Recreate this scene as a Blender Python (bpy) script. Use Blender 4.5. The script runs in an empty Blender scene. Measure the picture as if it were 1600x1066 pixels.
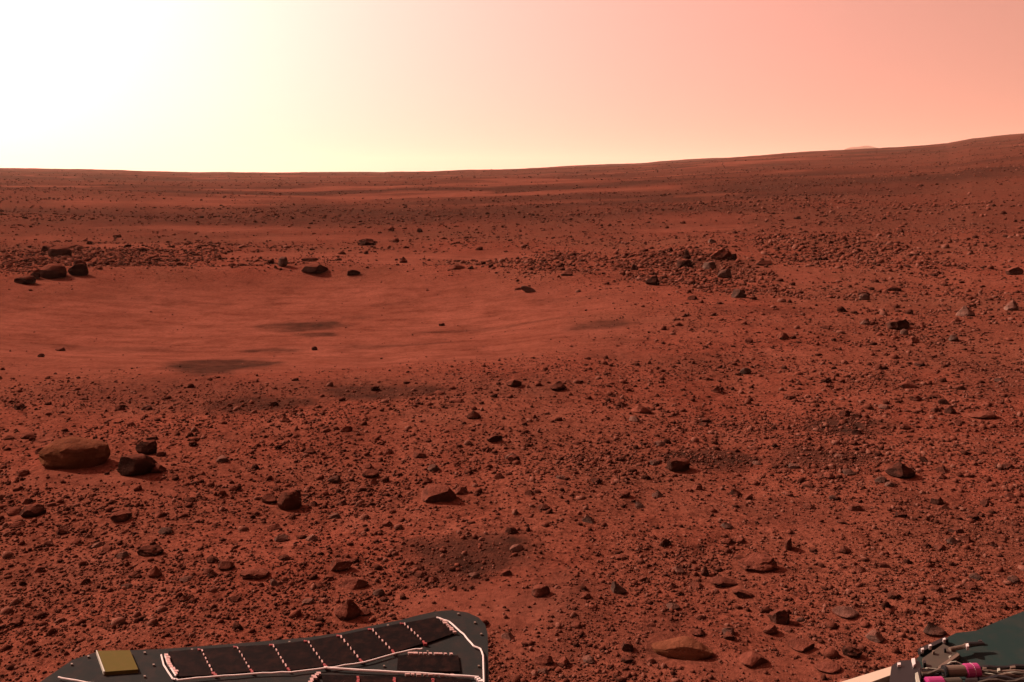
import bpy, bmesh, math, random
import numpy as np
from mathutils import Vector, noise as mnoise

random.seed(7); RNG = np.random.default_rng(11)
SC = bpy.context.scene
COL = SC.collection
R = math.radians

# ------------------------------------------------------------------ camera
FPX, EYE, HOR, CX = 1331.0, 1.5, 272.0, 800.0      # focal length and eye level, in photograph pixels
cam = bpy.data.cameras.new('camera'); camo = bpy.data.objects.new('camera', cam); COL.objects.link(camo)
camo.location = (0, 0, EYE); camo.rotation_euler = (R(90), 0, 0)
cam.sensor_width = 36; cam.lens = 36 * FPX / 1600; cam.shift_y = -(533 - HOR) / 1600
cam.clip_start = 0.05; cam.clip_end = 20000
SC.camera = camo

# ------------------------------------------------------------------ sky and sun
SUN_AZ, SUN_EL = -61.0, 34.0                        # azimuth from +Y towards +X, elevation
sd = Vector((math.sin(R(SUN_AZ)) * math.cos(R(SUN_EL)), math.cos(R(SUN_AZ)) * math.cos(R(SUN_EL)), math.sin(R(SUN_EL))))
SC.view_settings.view_transform = 'Standard'; SC.view_settings.look = 'None'
SC.view_settings.gamma = 1.0; SC.view_settings.use_curve_mapping = False
SC.view_settings.exposure = 1.65
world = bpy.data.worlds.new('World'); SC.world = world; world.use_nodes = True
nt = world.node_tree; N = nt.nodes; L = nt.links
bg = N['Background']
def wmath(op, a, b=None, c=None):
    n = N.new('ShaderNodeMath'); n.operation = op
    for i, v in enumerate((a, b, c)):
        if v is None: continue
        if isinstance(v, (int, float)): n.inputs[i].default_value = v
        else: L.new(v, n.inputs[i])
    return n.outputs[0]
tc = N.new('ShaderNodeTexCoord')
nrm = N.new('ShaderNodeVectorMath'); nrm.operation = 'NORMALIZE'; L.new(tc.outputs['Generated'], nrm.inputs[0])
dot = N.new('ShaderNodeVectorMath'); dot.operation = 'DOT_PRODUCT'; L.new(nrm.outputs[0], dot.inputs[0]); dot.inputs[1].default_value = sd
# forward scattering of the sun in airborne dust (Henyey-Greenstein phase function, g = 0.6)
ph = wmath('POWER', wmath('SUBTRACT', 1.36, wmath('MULTIPLY', dot.outputs['Value'], 1.2)), -1.5)
phc = wmath('MINIMUM', ph, 14.0)
dust = N.new('ShaderNodeVectorMath'); dust.operation = 'SCALE'
dcol = N.new('ShaderNodeVectorMath'); dcol.operation = 'MULTIPLY_ADD'      # salmon airglow plus a whiter forward glow
gl = N.new('ShaderNodeCombineXYZ')
for i_ in range(3): L.new(phc, gl.inputs[i_])
L.new(gl.outputs[0], dcol.inputs[0]); dcol.inputs[1].default_value = (3.20, 1.48, 1.42); dcol.inputs[2].default_value = (0.80, 0.17, -0.06)
L.new(dcol.outputs[0], dust.inputs[0])
# the dust column is longest towards the horizon: the sky pales there and deepens overhead
sepw = N.new('ShaderNodeSeparateXYZ'); L.new(nrm.outputs[0], sepw.inputs[0])
limb = wmath('ADD', 0.34, wmath('MULTIPLY', 0.66, wmath('POWER', 2.718, wmath('MULTIPLY', wmath('MAXIMUM', sepw.outputs[2], 0.0), -1.9))))
L.new(limb, dust.inputs['Scale'])
sky = N.new('ShaderNodeTexSky'); sky.sky_type = 'NISHITA'; sky.sun_disc = False
sky.sun_elevation = R(SUN_EL); sky.sun_rotation = R(SUN_AZ)
sky.dust_density = 6; sky.air_density = 0.2; sky.ozone_density = 0
tint = N.new('ShaderNodeMixRGB'); tint.blend_type = 'MULTIPLY'; tint.inputs[0].default_value = 1
L.new(sky.outputs[0], tint.inputs[1]); tint.inputs[2].default_value = (0.15, 0.11, 0.07, 1)
add = N.new('ShaderNodeVectorMath'); add.operation = 'ADD'
L.new(dust.outputs[0], add.inputs[0]); L.new(tint.outputs[0], add.inputs[1])
L.new(add.outputs[0], bg.inputs[0]); bg.inputs[1].default_value = 0.084

sun = bpy.data.lights.new('sun', 'SUN'); sun.energy = 5.0; sun.angle = R(0.5); sun.color = (1.0, 0.80, 0.66)
suno = bpy.data.objects.new('sun', sun); COL.objects.link(suno)
suno.rotation_euler = (-sd).to_track_quat('-Z', 'Y').to_euler(); suno.location = sd * 50

# ------------------------------------------------------------------ noise and terrain
_perm = np.random.default_rng(3).permutation(256); _perm = np.concatenate([_perm, _perm])
_ga = np.random.default_rng(4).uniform(0, 2 * np.pi, 256); _gx, _gy = np.cos(_ga), np.sin(_ga)
def perlin(x, y, seed=0):
    x = np.asarray(x, float) + seed * 17.31; y = np.asarray(y, float) + seed * 9.73
    xi = np.floor(x).astype(np.int64); yi = np.floor(y).astype(np.int64)
    fx, fy = x - xi, y - yi; xi &= 255; yi &= 255
    u = fx * fx * fx * (fx * (fx * 6 - 15) + 10); v = fy * fy * fy * (fy * (fy * 6 - 15) + 10)
    def g(ix, iy, dx, dy):
        h = _perm[_perm[ix & 255] + (iy & 255)]; return _gx[h] * dx + _gy[h] * dy
    a = g(xi, yi, fx, fy); b = g(xi + 1, yi, fx - 1, fy)
    c = g(xi, yi + 1, fx, fy - 1); d = g(xi + 1, yi + 1, fx - 1, fy - 1)
    return ((a + (b - a) * u) + ((c + (d - c) * u) - (a + (b - a) * u)) * v) * 1.5
def sstep(a, b, x):
    t = np.clip((np.asarray(x, float) - a) / (b - a), 0, 1); return t * t * (3 - 2 * t)
# the skyline: height of the far crest by azimuth (degrees: metres of rise per metre of distance)
_skx = np.array([-500, -100, 0, 200, 300, 420, 600, 700, 815, 1000, 1225, 1400, 1480, 1520, 1600, 1900, 2300])
_sky = np.array([256, 260, 262, 266, 270, 271, 270.5, 267, 264, 256, 241, 231, 225, 217, 208, 190, 190])
_saz = np.arctan((_skx - CX) / FPX); _ssl = (HOR - _sky + 5.0) / FPX / 0.965
HOL = (-2.75, 9.35, 4.2, 3.15)                       # the hollow: centre x, y and half axes
mounds = []                                         # low skirts of drifted soil round the largest rocks
def hollow_q(x, y):
    w = 0.10 * perlin(x * 0.45, y * 0.45, 21) + 0.05 * perlin(x * 1.3, y * 1.3, 22)
    return np.hypot((x - HOL[0]) / HOL[2], (y - HOL[1]) / HOL[3]) + w
def H(x, y, fine=True):
    x = np.asarray(x, float); y = np.asarray(y, float)
    r = np.hypot(x, y); az = np.arctan2(x, y)
    s = np.interp(az, _saz, _ssl) * (1 - sstep(R(70), R(120), np.abs(az)))
    yd = r * np.cos(np.clip(az, -R(55), R(55)))
    t = yd - 10
    ramp = 0.5 * (t + np.sqrt(t * t + 36)) - 1.2
    crest = 420.0
    z = s * np.where(ramp < 0, 0, ramp)
    dr = 30 + 500 * np.maximum(s, 0); z = z - dr * (1 - np.exp(-np.maximum(yd - crest, 0) * (0.006 + np.maximum(s, 0) * 2.0) / dr)); z = z - (z + 40) * sstep(900, 2500, yd)
    q = hollow_q(x, y)
    bowl = np.clip(1 - q * q, 0, 1)
    z = z - 0.20 * bowl * bowl * (3 - 2 * bowl) + 0.10 * np.exp(-((q - 1.12) / 0.16) ** 2) * sstep(7, 12, y)
    off = sstep(0.95, 1.3, q)
    z = z + 0.85 * perlin(x / 130, y / 130, 1) * sstep(60, 200, yd) + 0.35 * perlin(x / 38, y / 60, 11) * sstep(150, 350, yd)
    z = z + 0.42 * perlin(x / 46, y / 30, 2) * sstep(22, 60, yd)
    z = z + 0.16 * perlin(x / 15, y / 9, 3) * sstep(13, 26, yd)
    z = z + 0.07 * perlin(x / 4.2, y / 3.4, 4) * (0.15 + 0.85 * off) * sstep(2.5, 6, yd)
    z = z + 0.030 * perlin(x / 1.3, y / 1.1, 5) * (0.2 + 0.8 * off)
    if fine:
        z = z + 0.012 * perlin(x / 0.45, y / 0.45, 6) * (0.3 + 0.7 * off)
        z = z + 0.007 * perlin(x / 0.16, y / 0.16, 7) * (0.2 + 0.8 * off)
        z = z + 0.0016 * perlin(x / 2.1 + 0.5 * perlin(x, y, 9), y / 0.3 + 0.6 * perlin(x / 1.5, y / 1.5, 10), 8) * (1 - off)      # wind ripples on the hollow floor
        for mx, my, mr, mh in mounds:
            d2 = ((x - mx) ** 2 + (y - my) ** 2) / (mr * mr)
            z = z + mh * np.exp(-d2 * 1.4)
    return z
def G(px, py):
    """the point of the ground seen at a place of the photograph"""
    dx, dz = (px - CX) / FPX, (HOR - py) / FPX
    ys = np.concatenate([np.linspace(1.2, 40, 6000), np.geomspace(40.01, 2500, 5000)])
    below = (EYE + dz * ys) < H(dx * ys, ys)
    k = int(np.argmax(below)) if below.any() else len(ys) - 1
    return dx * ys[k], ys[k]
def ell(px, py, hw, hh):
    x, y = G(px, py); y0 = G(px, py + hh)[1]; y1 = G(px, py - hh)[1]
    return (x, (y0 + y1) / 2, hw * y / FPX, max((y1 - y0) / 2, 0.04))
def emask(e, x, y, wob=0.35, sd_=30):
    w = wob * perlin(x * 1.1 / max(e[2], .2) , y * 1.1 / max(e[3], .1), sd_) + 0.15 * perlin(x * 4 / max(e[2], .2), y * 4 / max(e[3], .1), sd_ + 1)
    return 1 - sstep(0.55, 1.15, np.hypot((x - e[0]) / e[2], (y - e[1]) / e[3]) + w)

# patches of dark coarse sand, of drifted bright dust, and of crowded stones
DARK = [(478, 509, 72, 9, .9), (500, 523, 45, 4, .8), (345, 573, 100, 12, 1.0), (600, 612, 95, 15, .85), (395, 632, 95, 16, .85), (455, 512, 30, 5, .6),
        (935, 508, 62, 8, .7), (1115, 718, 85, 15, 1), (745, 868, 120, 38, .9), (1310, 665, 80, 15, .95), (1290, 715, 90, 20, .75), (700, 900, 80, 20, .6),
        (620, 540, 110, 3, .5), (760, 516, 150, 2.5, .45), (560, 496, 40, 3, .4), (900, 945, 90, 45, .3), (430, 548, 50, 4, .7), (350, 615, 360, 26, .38), (760, 600, 200, 20, .25), (150, 545, 150, 5, .3), (250, 470, 200, 3, .25), (700, 470, 160, 2.5, .3), (880, 470, 90, 3, .3),
        (1130, 415, 60, 20, .5), (640, 345, 300, 26, .45), (1060, 350, 120, 14, .35), (1240, 800, 90, 30, .3)]
SAND = [(1215, 432, 85, 17, .6), (745, 955, 160, 42, .6), (830, 1010, 60, 40, .45), (610, 990, 120, 25, .4), (1190, 1045, 150, 22, .45), (600, 402, 300, 7, .9), (850, 905, 80, 35, .35),
        (130, 752, 120, 12, .45), (240, 768, 70, 14, .4), (230, 385, 120, 5, .8), (340, 358, 190, 6, .9), (90, 372, 120, 5, .6), (1075, 358, 110, 5, .7),
        (1110, 305, 60, 4, .6), (800, 318, 250, 3, .5), (250, 316, 60, 3, .6), (1130, 340, 90, 4, .5), (560, 410, 120, 6, .9), (480, 372, 150, 4, .7)]
CROWD = [(140, 405, 185, 30, 2.2), (1080, 425, 120, 36, 2.6), (1340, 400, 130, 34, 1.5), (850, 415, 110, 22, 1.0), (480, 408, 110, 12, 1.2), (1400, 330, 250, 40, .5),
         (1050, 900, 130, 70, .4), (1120, 718, 70, 12, .35), (1410, 520, 50, 20, .5)]
DARK = [(ell(*d[:4]), d[4]) for d in DARK]; SAND = [(ell(*d[:4]), d[4]) for d in SAND]; CROWD = [(ell(*d[:4]), d[4]) for d in CROWD]
def masks(x, y):
    q = hollow_q(x, y)
    yd = np.hypot(x, y)
    sand = (1 - sstep(0.66, 1.18, q + .16 * perlin(x * 1.5, y * 1.3, 23) + .08 * perlin(x * 5, y * 4, 24)))
    dark = np.zeros_like(x)
    for i, (e, a) in enumerate(SAND): sand = np.maximum(sand, a * emask(e, x, y, sd_=40 + i))
    drift = perlin(x / 45, y / 15, 60) + 0.6 * perlin(x / 16, y / 5, 61) + 0.35 * perlin(x / 5, y / 1.8, 58)
    sand = np.maximum(sand, 0.95 * sstep(0.28, 0.62, drift) * sstep(18, 35, yd))
    for i, (e, a) in enumerate(DARK): dark = np.maximum(dark, a * emask(e, x, y, sd_=70 + i))
    d2 = perlin(x / 40, y / 14, 62) + 0.6 * perlin(x / 9, y / 4, 63)
    dark = np.maximum(dark, (0.48 + 0.45 * sstep(-0.3, 0.6, d2)) * sstep(12, 24, yd) * (1 - sand))
    n2 = perlin(x / 1.4, y / 1.0, 64) + 0.5 * perlin(x / 0.5, y / 0.4, 65)
    dark = np.maximum(dark, 0.30 * sstep(0.2, 0.9, n2) * (1 - sand))
    return sand, dark

# ------------------------------------------------------------------ materials
def mat(name, col, rough=0.9, spec=0.15, metal=0.0):
    m = bpy.data.materials.new(name); m.use_nodes = True
    b = m.node_tree.nodes['Principled BSDF']
    b.inputs['Base Color'].default_value = (*col, 1); b.inputs['Roughness'].default_value = rough
    b.inputs['Specular IOR Level'].default_value = spec; b.inputs['Metallic'].default_value = metal
    return m
class NT:
    def __init__(s, m): s.t = m.node_tree; s.b = s.t.nodes['Principled BSDF']
    def new(s, k, **kw):
        n = s.t.nodes.new(k)
        for a, v in kw.items(): setattr(n, a, v)
        return n
    def link(s, a, b): s.t.links.new(a, b)
    def noise(s, vec, scale, detail=4, rough=.6):
        n = s.new('ShaderNodeTexNoise'); n.inputs['Scale'].default_value = scale; n.inputs['Detail'].default_value = detail
        n.inputs['Roughness'].default_value = rough
        if vec is not None: s.link(vec, n.inputs['Vector'])
        return n.outputs['Fac']
    def ramp(s, v, *stops):
        n = s.new('ShaderNodeValToRGB'); e = n.color_ramp.elements
        while len(e) < len(stops): e.new(0.5)
        for i, (p, c) in enumerate(stops):
            e[i].position = p; e[i].color = (*c, 1) if len(c) == 3 else c
        s.link(v, n.inputs[0]); return n.outputs[0]
    def mix(s, f, a, b, mode='MIX'):
        n = s.new('ShaderNodeMixRGB', blend_type=mode)
        for i, v in enumerate((f, a, b)):
            if isinstance(v, (int, float)): n.inputs[i].default_value = v
            elif isinstance(v, tuple): n.inputs[i].default_value = (*v, 1)
            else: s.link(v, n.inputs[i])
        return n.outputs[0]
    def math(s, op, a, b=0.0):
        n = s.new('ShaderNodeMath', operation=op)
        for i, v in enumerate((a, b)):
            if isinstance(v, (int, float)): n.inputs[i].default_value = v
            else: s.link(v, n.inputs[i])
        return n.outputs[0]
    def attr(s, name): n = s.new('ShaderNodeAttribute'); n.attribute_name = name; return n.outputs['Fac']
    def bump(s, h, dist, strength=1.0, nrm=None):
        n = s.new('ShaderNodeBump'); n.inputs['Distance'].default_value = dist; n.inputs['Strength'].default_value = strength
        s.link(h, n.inputs['Height'])
        if nrm is not None: s.link(nrm, n.inputs['Normal'])
        return n.outputs[0]

def ground_material():
    m = mat('red_soil', (.06, .015, .01), 1.0, 0.0); t = NT(m)
    pos = t.new('ShaderNodeNewGeometry').outputs['Position']
    sand, dark = t.attr('sand'), t.attr('dark')
    soil = t.ramp(t.noise(pos, 1.1, 6, .65), (.3, (.066, .0172, .0104)), (.52, (.082, .0216, .0132)), (.72, (.096, .0266, .0166)))
    soil = t.mix(t.ramp(t.noise(pos, .33, 5, .7), (.40, (0, 0, 0)), (.62, (.75, .75, .75))), soil, (.067, .0232, .0142))
    soil = t.mix(t.ramp(t.noise(pos, 2.6, 5, .7), (.52, (0, 0, 0)), (.72, (.7, .7, .7))), soil, (.098, .0310, .0200))
    grit = t.ramp(t.noise(pos, 55, 3, .7), (.36, (.45, .42, .42)), (.50, (.95, .95, .95)), (.66, (1.25, 1.25, 1.25)))
    grit2 = t.ramp(t.noise(pos, 14, 4, .7), (.36, (.6, .58, .58)), (.48, (1, 1, 1)), (.7, (1.12, 1.12, 1.12)))
    soil = t.mix(1.0, t.mix(.8, soil, grit, 'MULTIPLY'), grit2, 'MULTIPLY')
    dust = t.ramp(t.noise(pos, .7, 5, .6), (.3, (.076, .0222, .0141)), (.7, (.094, .0290, .0187)))
    mp = t.new('ShaderNodeMapping'); mp.inputs['Scale'].default_value = (1.7, 6.0, 1); mp.inputs['Rotation'].default_value = (0, 0, .12); t.link(pos, mp.inputs[0])
    streak = t.ramp(t.noise(mp.outputs[0], 1.0, 6, .62), (.36, (.76, .74, .74)), (.5, (.96, .96, .96)), (.68, (1.08, 1.08, 1.08)))
    dust = t.mix(1.0, dust, streak, 'MULTIPLY')
    dust = t.mix(1.0, dust, t.ramp(t.noise(pos, 4.5, 6, .75), (.36, (.74, .72, .71)), (.52, (1, 1, 1)), (.7, (1.08, 1.08, 1.08))), 'MULTIPLY')
    dust = t.mix(.6, dust, t.ramp(t.noise(pos, 28, 4, .75), (.36, (.6, .58, .57)), (.52, (1, 1, 1)), (.7, (1.1, 1.1, 1.1))), 'MULTIPLY')
    c = t.mix(sand, soil, dust)
    dk = t.ramp(t.noise(pos, 9, 5, .75), (.35, (.011, .0054, .0040)), (.62, (.027, .0104, .0072)))
    dfac = t.math('MULTIPLY', dark, t.math('ADD', .35, t.math('MULTIPLY', t.noise(pos, 5, 5, .7), 1.15)))
    dfac = t.math('MINIMUM', dfac, 1.0)
    c = t.mix(dfac, c, dk)
    t.link(c, t.b.inputs['Base Color'])
    keep = t.math('SUBTRACT', 1.15, sand)
    h = t.math('ADD', t.math('MULTIPLY', t.noise(pos, 45, 5, .75), keep), t.math('MULTIPLY', t.noise(pos, 260, 2, .6), .25))
    t.link(t.bump(h, .012, .8), t.b.inputs['Normal'])
    return m
def rock_material(name, lo, hi, lit_dust=(.082, .0240, .0155), lit_dust_amt=.75, island=False, bump=.012):
    m = mat(name, hi, 1.0, 0.0); t = NT(m)
    geo = t.new('ShaderNodeNewGeometry')
    if island: co, rnd = geo.outputs['Position'], geo.outputs['Random Per Island']
    else:
        co = t.new('ShaderNodeTexCoord').outputs['Object']; rnd = t.new('ShaderNodeObjectInfo').outputs['Random']
    n1 = t.noise(co, 9 if not island else 12, 6, .7)
    v = t.math('ADD', t.math('MULTIPLY', n1, .65), t.math('MULTIPLY', t.math('SUBTRACT', rnd, .5), .55 if island else .35))
    c = t.ramp(v, (.10, lo), (.55, hi))
    if island:   # a few paler grey stones among the dark ones
        pale = t.ramp(rnd, (.80, (0, 0, 0)), (.86, (1, 1, 1)))
        c = t.mix(t.math('MULTIPLY', pale, .8), c, (.085, .040, .029))
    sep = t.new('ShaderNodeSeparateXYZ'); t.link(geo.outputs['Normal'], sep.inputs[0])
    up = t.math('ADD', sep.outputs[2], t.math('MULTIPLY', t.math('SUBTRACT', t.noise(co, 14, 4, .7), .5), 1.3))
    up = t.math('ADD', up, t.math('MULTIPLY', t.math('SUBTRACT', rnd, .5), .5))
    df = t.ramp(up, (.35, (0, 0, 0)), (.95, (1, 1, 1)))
    c = t.mix(t.math('MULTIPLY', df, lit_dust_amt), c, lit_dust)  # top faces paler: settled dust, with sunlit highlights put into the colour
    t.link(c, t.b.inputs['Base Color'])
    hgt = t.noise(co, 30, 6, .75)
    if not island:
        mp = t.new('ShaderNodeMapping'); mp.inputs['Scale'].default_value = (5, 5, 34); mp.inputs['Rotation'].default_value = (.12, -.1, 0); t.link(co, mp.inputs[0])
        bands = t.noise(mp.outputs[0], 1.0, 5, .65)
        vo = t.new('ShaderNodeTexVoronoi'); vo.inputs['Scale'].default_value = 48; t.link(co, vo.inputs['Vector'])
        pit = t.ramp(vo.outputs['Distance'], (.05, (0, 0, 0)), (.35, (1, 1, 1)))
        hgt = t.math('ADD', t.math('MULTIPLY', hgt, 1.2), t.math('ADD', t.math('MULTIPLY', bands, 1.1), t.math('MULTIPLY', pit, .22)))
        c = t.mix(.75, c, t.ramp(bands, (.34, (.55, .52, .5)), (.5, (1, 1, 1)), (.66, (1.25, 1.22, 1.2))), 'MULTIPLY')
        t.link(c, t.b.inputs['Base Color'])
    t.link(t.bump(hgt, bump, .9), t.b.inputs['Normal'])
    return m
M_GROUND = ground_material()
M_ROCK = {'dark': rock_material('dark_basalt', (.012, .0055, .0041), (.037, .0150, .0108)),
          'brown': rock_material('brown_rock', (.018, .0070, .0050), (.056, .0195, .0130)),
          'grey': rock_material('grey_rock', (.024, .0140, .0110), (.078, .044, .034), lit_dust_amt=.45),
          'tan': rock_material('tan_rock', (.032, .0125, .0065), (.080, .0300, .0150), lit_dust_amt=.35)}
M_STONE = rock_material('small_stone', (.017, .0062, .0042), (.066, .0200, .0126), island=True, lit_dust_amt=.55)

def tag(o, label=None, cat=None, group=None, kind=None):
    for k, v in (('label', label), ('category', cat), ('group', group), ('kind', kind)):
        if v: o[k] = v
    return o
def link(name, me, m=None, parent=None):
    o = bpy.data.objects.new(name, me); COL.objects.link(o)
    if m is not None: me.materials.append(m)
    if parent is not None: o.parent = parent
    return o
def np_mesh(name, V, F):
    me = bpy.data.meshes.new(name); k = F.shape[1]
    me.vertices.add(len(V)); me.vertices.foreach_set('co', np.ascontiguousarray(V, np.float32).ravel())
    me.loops.add(F.size); me.loops.foreach_set('vertex_index', np.ascontiguousarray(F, np.int32).ravel())
    me.polygons.add(len(F)); me.polygons.foreach_set('loop_start', np.arange(0, F.size, k, dtype=np.int32))
    me.polygons.foreach_set('loop_total', np.full(len(F), k, np.int32))
    me.update(calc_edges=True); return me

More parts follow.
